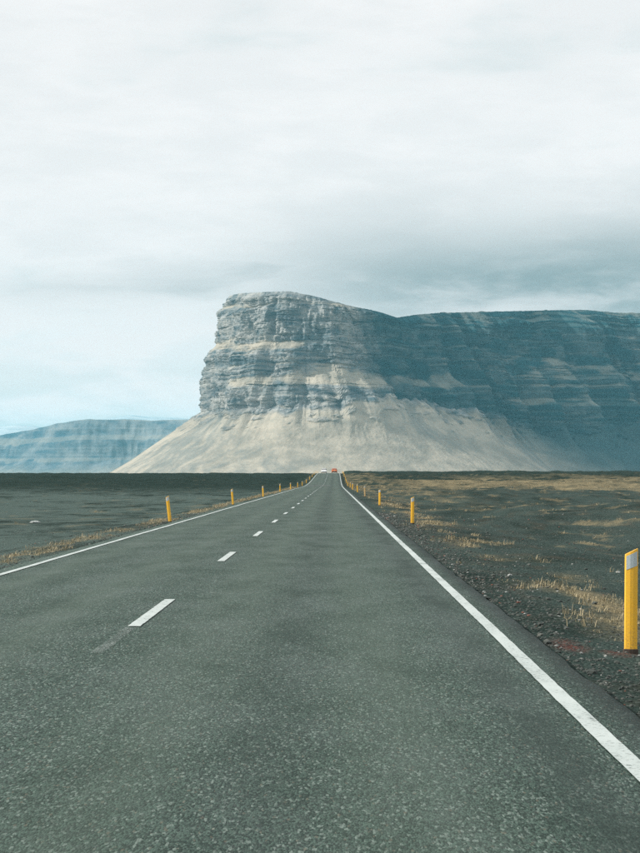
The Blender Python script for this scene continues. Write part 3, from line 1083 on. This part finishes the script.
# ------------------------------------------------------------------ dry grass
def scatter_grass():
    P = []
    # candidates per zone: (y0, y1, e0, e1, side, count)
    for (y0, y1, e0, e1, side, cnt, pw) in ((12, 130, 0.4, 3.6, 1, 22000, 1.5), (12, 130, 2.5, 22, 1, 22000, 1.4), (14, 330, 0.25, 2.6, -1, 26000, 1.4),
                                            (40, 200, 3, 40, -1, 9000, 1.2), (120, 420, 0.5, 60, 1, 26000, 1.1), (14, 60, 0.3, 2.2, -1, 5000, 1.0)):
        yv = y0 + (y1 - y0) * RNG.random(cnt) ** pw
        e = e0 + (e1 - e0) * RNG.random(cnt) ** 1.3
        xv = np.where(side > 0, ROAD_R + e, ROAD_L - e) + road_x(yv)
        g = grass_mask(xv, yv)
        cl_ = ss(-0.1, 0.3, fbm(xv / 0.6, yv / 0.9, o=3))
        keep = RNG.random(cnt) < g * (0.08 + 0.92 * cl_) * 0.62
        P.append(np.stack([xv[keep], yv[keep]], 1))
    P = np.concatenate(P)
    n = len(P)
    zg = ground_z(P[:, 0], P[:, 1])
    hgt = (0.025 + 0.14 * RNG.random(n) ** 2.2) * (1 + 0.7 * ss(60, 200, P[:, 1]))
    NB = 16
    rep = np.repeat(np.arange(n), NB)
    m_ = len(rep)
    th = RNG.uniform(0, 2 * np.pi, m_)
    sp = RNG.uniform(0.2, 1.6, m_)
    hh = hgt[rep] * RNG.uniform(0.3, 1.25, m_)
    wd = RNG.uniform(0.0016, 0.004, m_) * (1 + 0.014 * P[rep, 1])
    bx = P[rep, 0] + RNG.normal(0, 0.06, m_)
    by = P[rep, 1] + RNG.normal(0, 0.06, m_)
    bz = zg[rep] - 0.01
    dxv, dyv = np.cos(th), np.sin(th)
    px_, py_ = -dyv, dxv
    l1, l2 = hh * sp * 0.3, hh * sp
    def at(l, z, wscale):
        return (np.stack([bx + dxv * l - px_ * wd * wscale, by + dyv * l - py_ * wd * wscale, bz + z], 1),
                np.stack([bx + dxv * l + px_ * wd * wscale, by + dyv * l + py_ * wd * wscale, bz + z], 1))
    a0, a1 = at(0, 0 * hh, 1.0)
    b0, b1 = at(l1, hh * 0.6, 0.75)
    c0, c1 = at(l2, hh * (1 - 0.32 * sp), 0.12)
    V = np.stack([a0, a1, b0, b1, c0, c1], 1).reshape(-1, 3)
    i = np.arange(m_)[:, None] * 6
    Q = np.concatenate([i + np.array([[0, 1, 3, 2]]), i + np.array([[2, 3, 5, 4]])])
    me = big_mesh('dry_grass', V, Q, smooth=False)
    m, t, b = new_mat('dry_grass')
    isl = t.n('ShaderNodeNewGeometry').outputs['Random Per Island']
    geo = t.n('ShaderNodeTexCoord').outputs['Object']
    nz = t.noise(geo, 0.9, 3, 0.6)
    col = t.mix(isl, (0.20, 0.165, 0.095), (0.43, 0.36, 0.22))
    col = t.mix(t.step(nz, 0.5, 0.75, 0.0, 0.5), col, (0.14, 0.135, 0.07))
    t.link(col, b.inputs['Base Color'])
    b.inputs['Roughness'].default_value = 0.8
    o = link('dry_grass', me, m)
    tag(o, 'dry tan grass tufts growing along both verges', 'grass', kind='stuff')


scatter_grass()


# ------------------------------------------------------------------ cars on the crest
def car(name, loc, turn, paint, label):
    root = bpy.data.objects.new(name, None)
    C.objects.link(root)
    root.location = loc
    root.rotation_euler = (0, 0, R(turn))
    tag(root, label, 'car', 'cars on the crest of the road')
    # stations along the length (+y is the front): y, underside, belt, roof, half width, half roof width
    st = [(-2.15, .42, .92, .92, .74, .70), (-2.08, .30, 1.02, 1.03, .86, .80), (-1.75, .24, 1.05, 1.30, .90, .72), (-1.25, .22, 1.04, 1.56, .91, .66),
          (-0.4, .20, 1.02, 1.62, .91, .66), (0.25, .20, 1.00, 1.57, .91, .65), (0.75, .20, .98, 1.28, .91, .70), (1.1, .22, .96, 1.00, .90, .80),
          (1.75, .24, .88, .90, .88, .74), (2.05, .28, .74, .76, .82, .66), (2.15, .40, .62, .62, .70, .60)]
    V, Fc = [], []
    for (yy, zb, zw, zr, hw, hr) in st:
        ring = [(-hw * .82, zb), (-hw, zb + .14), (-hw, (zb + zw) / 2 + .05), (-hw * .97, zw), (-hr, zr - .04), (-hr * .8, zr),
                (hr * .8, zr), (hr, zr - .04), (hw * .97, zw), (hw, (zb + zw) / 2 + .05), (hw, zb + .14), (hw * .82, zb)]
        V += [(a, yy, b_) for a, b_ in ring]
    n = 12
    for k in range(len(st) - 1):
        for i in range(n):
            j = (i + 1) % n
            Fc.append((k * n + i, (k + 1) * n + i, (k + 1) * n + j, k * n + j))
    Fc.append(tuple(range(n)))
    Fc.append(tuple(reversed(range((len(st) - 1) * n, len(st) * n))))
    body = mesh_obj('body', V, Fc, paint, root)
    bm = bmesh.new()
    bm.from_mesh(body.data)
    bmesh.ops.recalc_face_normals(bm, faces=bm.faces)
    bm.to_mesh(body.data)
    bm.free()

    def pane(nm, pts, off):
        o3 = Vector(off)
        p = [Vector(q) + o3 for q in pts]
        b2 = [q - o3 * 2 for q in p]
        k = len(p)
        fs = [tuple(range(k)), tuple(reversed(range(k, 2 * k)))] + [(i, k + i, k + (i + 1) % k, (i + 1) % k) for i in range(k)]
        return mesh_obj(nm, p + b2, fs, GLASS, root)
    pane('windscreen', [(-.60, .32, 1.50), (.60, .32, 1.50), (.78, 1.04, 1.05), (-.78, 1.04, 1.05)], (0, .022, .03))
    pane('rear_window', [(-.62, -1.34, 1.49), (.62, -1.34, 1.49), (.72, -2.00, 1.10), (-.72, -2.00, 1.10)], (0, -.022, .03))
    for sgn in (-1, 1):
        for ya, yb, yc, yd_ in ((-1.15, -.42, -.42, -1.45), (-.34, .28, .72, -.34)):
            pane('side_window', [(sgn * .685, ya, 1.50), (sgn * .685, yb, 1.50), (sgn * .875, yc, 1.07), (sgn * .875, yd_, 1.07)], (sgn * .022, 0, .008))
        for yy in (-1.3, 1.32):
            wv, wf = [], []
            for i in range(20):
                a = i * math.pi / 10
                for xo, r in ((.0, .29), (.0, .33), (.19, .33), (.19, .22)):
                    wv.append((sgn * (.93 - xo), yy + r * math.cos(a), .33 + r * math.sin(a)))
            for i in range(20):
                j = (i + 1) % 20
                for k in range(3):
                    wf.append((i * 4 + k, i * 4 + k + 1, j * 4 + k + 1, j * 4 + k))
            wh = mesh_obj('wheel', wv, wf, TYRE, root)
            rv = [(sgn * .90, yy, .33)] + [(sgn * .925, yy + (.29 if i % 2 else .26) * math.cos(i * math.pi / 10), .33 + (.29 if i % 2 else .26) * math.sin(i * math.pi / 10)) for i in range(20)]
            mesh_obj('rim', rv, [(0, 1 + i, 1 + (i + 1) % 20) for i in range(20)], STEEL, wh)
        mesh_obj('headlight', *boxm(sgn * .60, 2.03, .70, .15, .09, .065), LENS, root)
        mesh_obj('tail_light', *boxm(sgn * .70, -2.07, .88, .11, .06, .10), RED, root)
        mesh_obj('mirror', *boxm(sgn * 1.0, .62, 1.06, .10, .06, .065), paint, root)
    mesh_obj('front_bumper', *boxm(0, 2.08, .40, .70, .10, .09), TRIM, root)
    mesh_obj('rear_bumper', *boxm(0, -2.12, .44, .74, .08, .10), TRIM, root)
    mesh_obj('number_plate', *boxm(0, -2.205, .60, .26, .012, .055), LENS, root)
    return root


def boxm(cx, cy, cz, a, b, c):
    v = [(cx + i * a, cy + j * b, cz + k * c) for i in (-1, 1) for j in (-1, 1) for k in (-1, 1)]
    return v, [(0, 1, 3, 2), (4, 6, 7, 5), (0, 4, 5, 1), (2, 3, 7, 6), (0, 2, 6, 4), (1, 5, 7, 3)]


GLASS = plain('car_glass', (0.02, 0.03, 0.035), 0.08)
TYRE = plain('tyre_rubber', (0.02, 0.02, 0.02), 0.8)
STEEL = plain('rim_metal', (0.5, 0.5, 0.5), 0.35, 0.8)
LENS = plain('lamp_lens', (0.75, 0.75, 0.72), 0.15)
RED = plain('tail_lens', (0.5, 0.02, 0.02), 0.2)
TRIM = plain('black_trim', (0.03, 0.03, 0.03), 0.6)
ORANGE = plain('orange_car_paint', (0.68, 0.20, 0.08), 0.3, 0, 3, 0.05)
WHITE = plain('white_car_paint', (0.78, 0.79, 0.78), 0.3, 0, 3, 0.03)
for nm, yv, off, turn, mt, lab in (('car', 652, -0.05, 0, ORANGE, 'orange red car driving away over the crest of the road'),
                                   ('car', 664, -3.55, 180, WHITE, 'white car coming over the crest in the oncoming lane')):
    X = off + float(road_x(yv))
    slope = float(road_z(yv + 2) - road_z(yv - 2)) / 4
    rt_ = car(nm, (X, yv, float(road_z(yv) + crown(off)) + 0.004), turn, mt, lab)

# ------------------------------------------------------------------ haze: one closed box of even air
V, Fq = boxm(0, 0, 0, 1, 1, 1)
hz = mesh_obj('haze', [(a * 36000, b_ * 36000, (-18.0 if c < 0 else 940.0)) for a, b_, c in V], Fq, None)
hm = bpy.data.materials.new('haze')
hm.use_nodes = True
ht_ = hm.node_tree
ht_.nodes.clear()
pv = ht_.nodes.new('ShaderNodeVolumePrincipled')
pv.inputs['Color'].default_value = (0.30, 0.78, 0.97, 1)
pv.inputs['Density'].default_value = 2.1e-5
pv.inputs['Anisotropy'].default_value = 0.0
ho = ht_.nodes.new('ShaderNodeOutputMaterial')
ht_.links.new(pv.outputs[0], ho.inputs['Volume'])
hz.data.materials.append(hm)
tag(hz, 'thin blue haze filling the air over the plain', 'haze', kind='stuff')
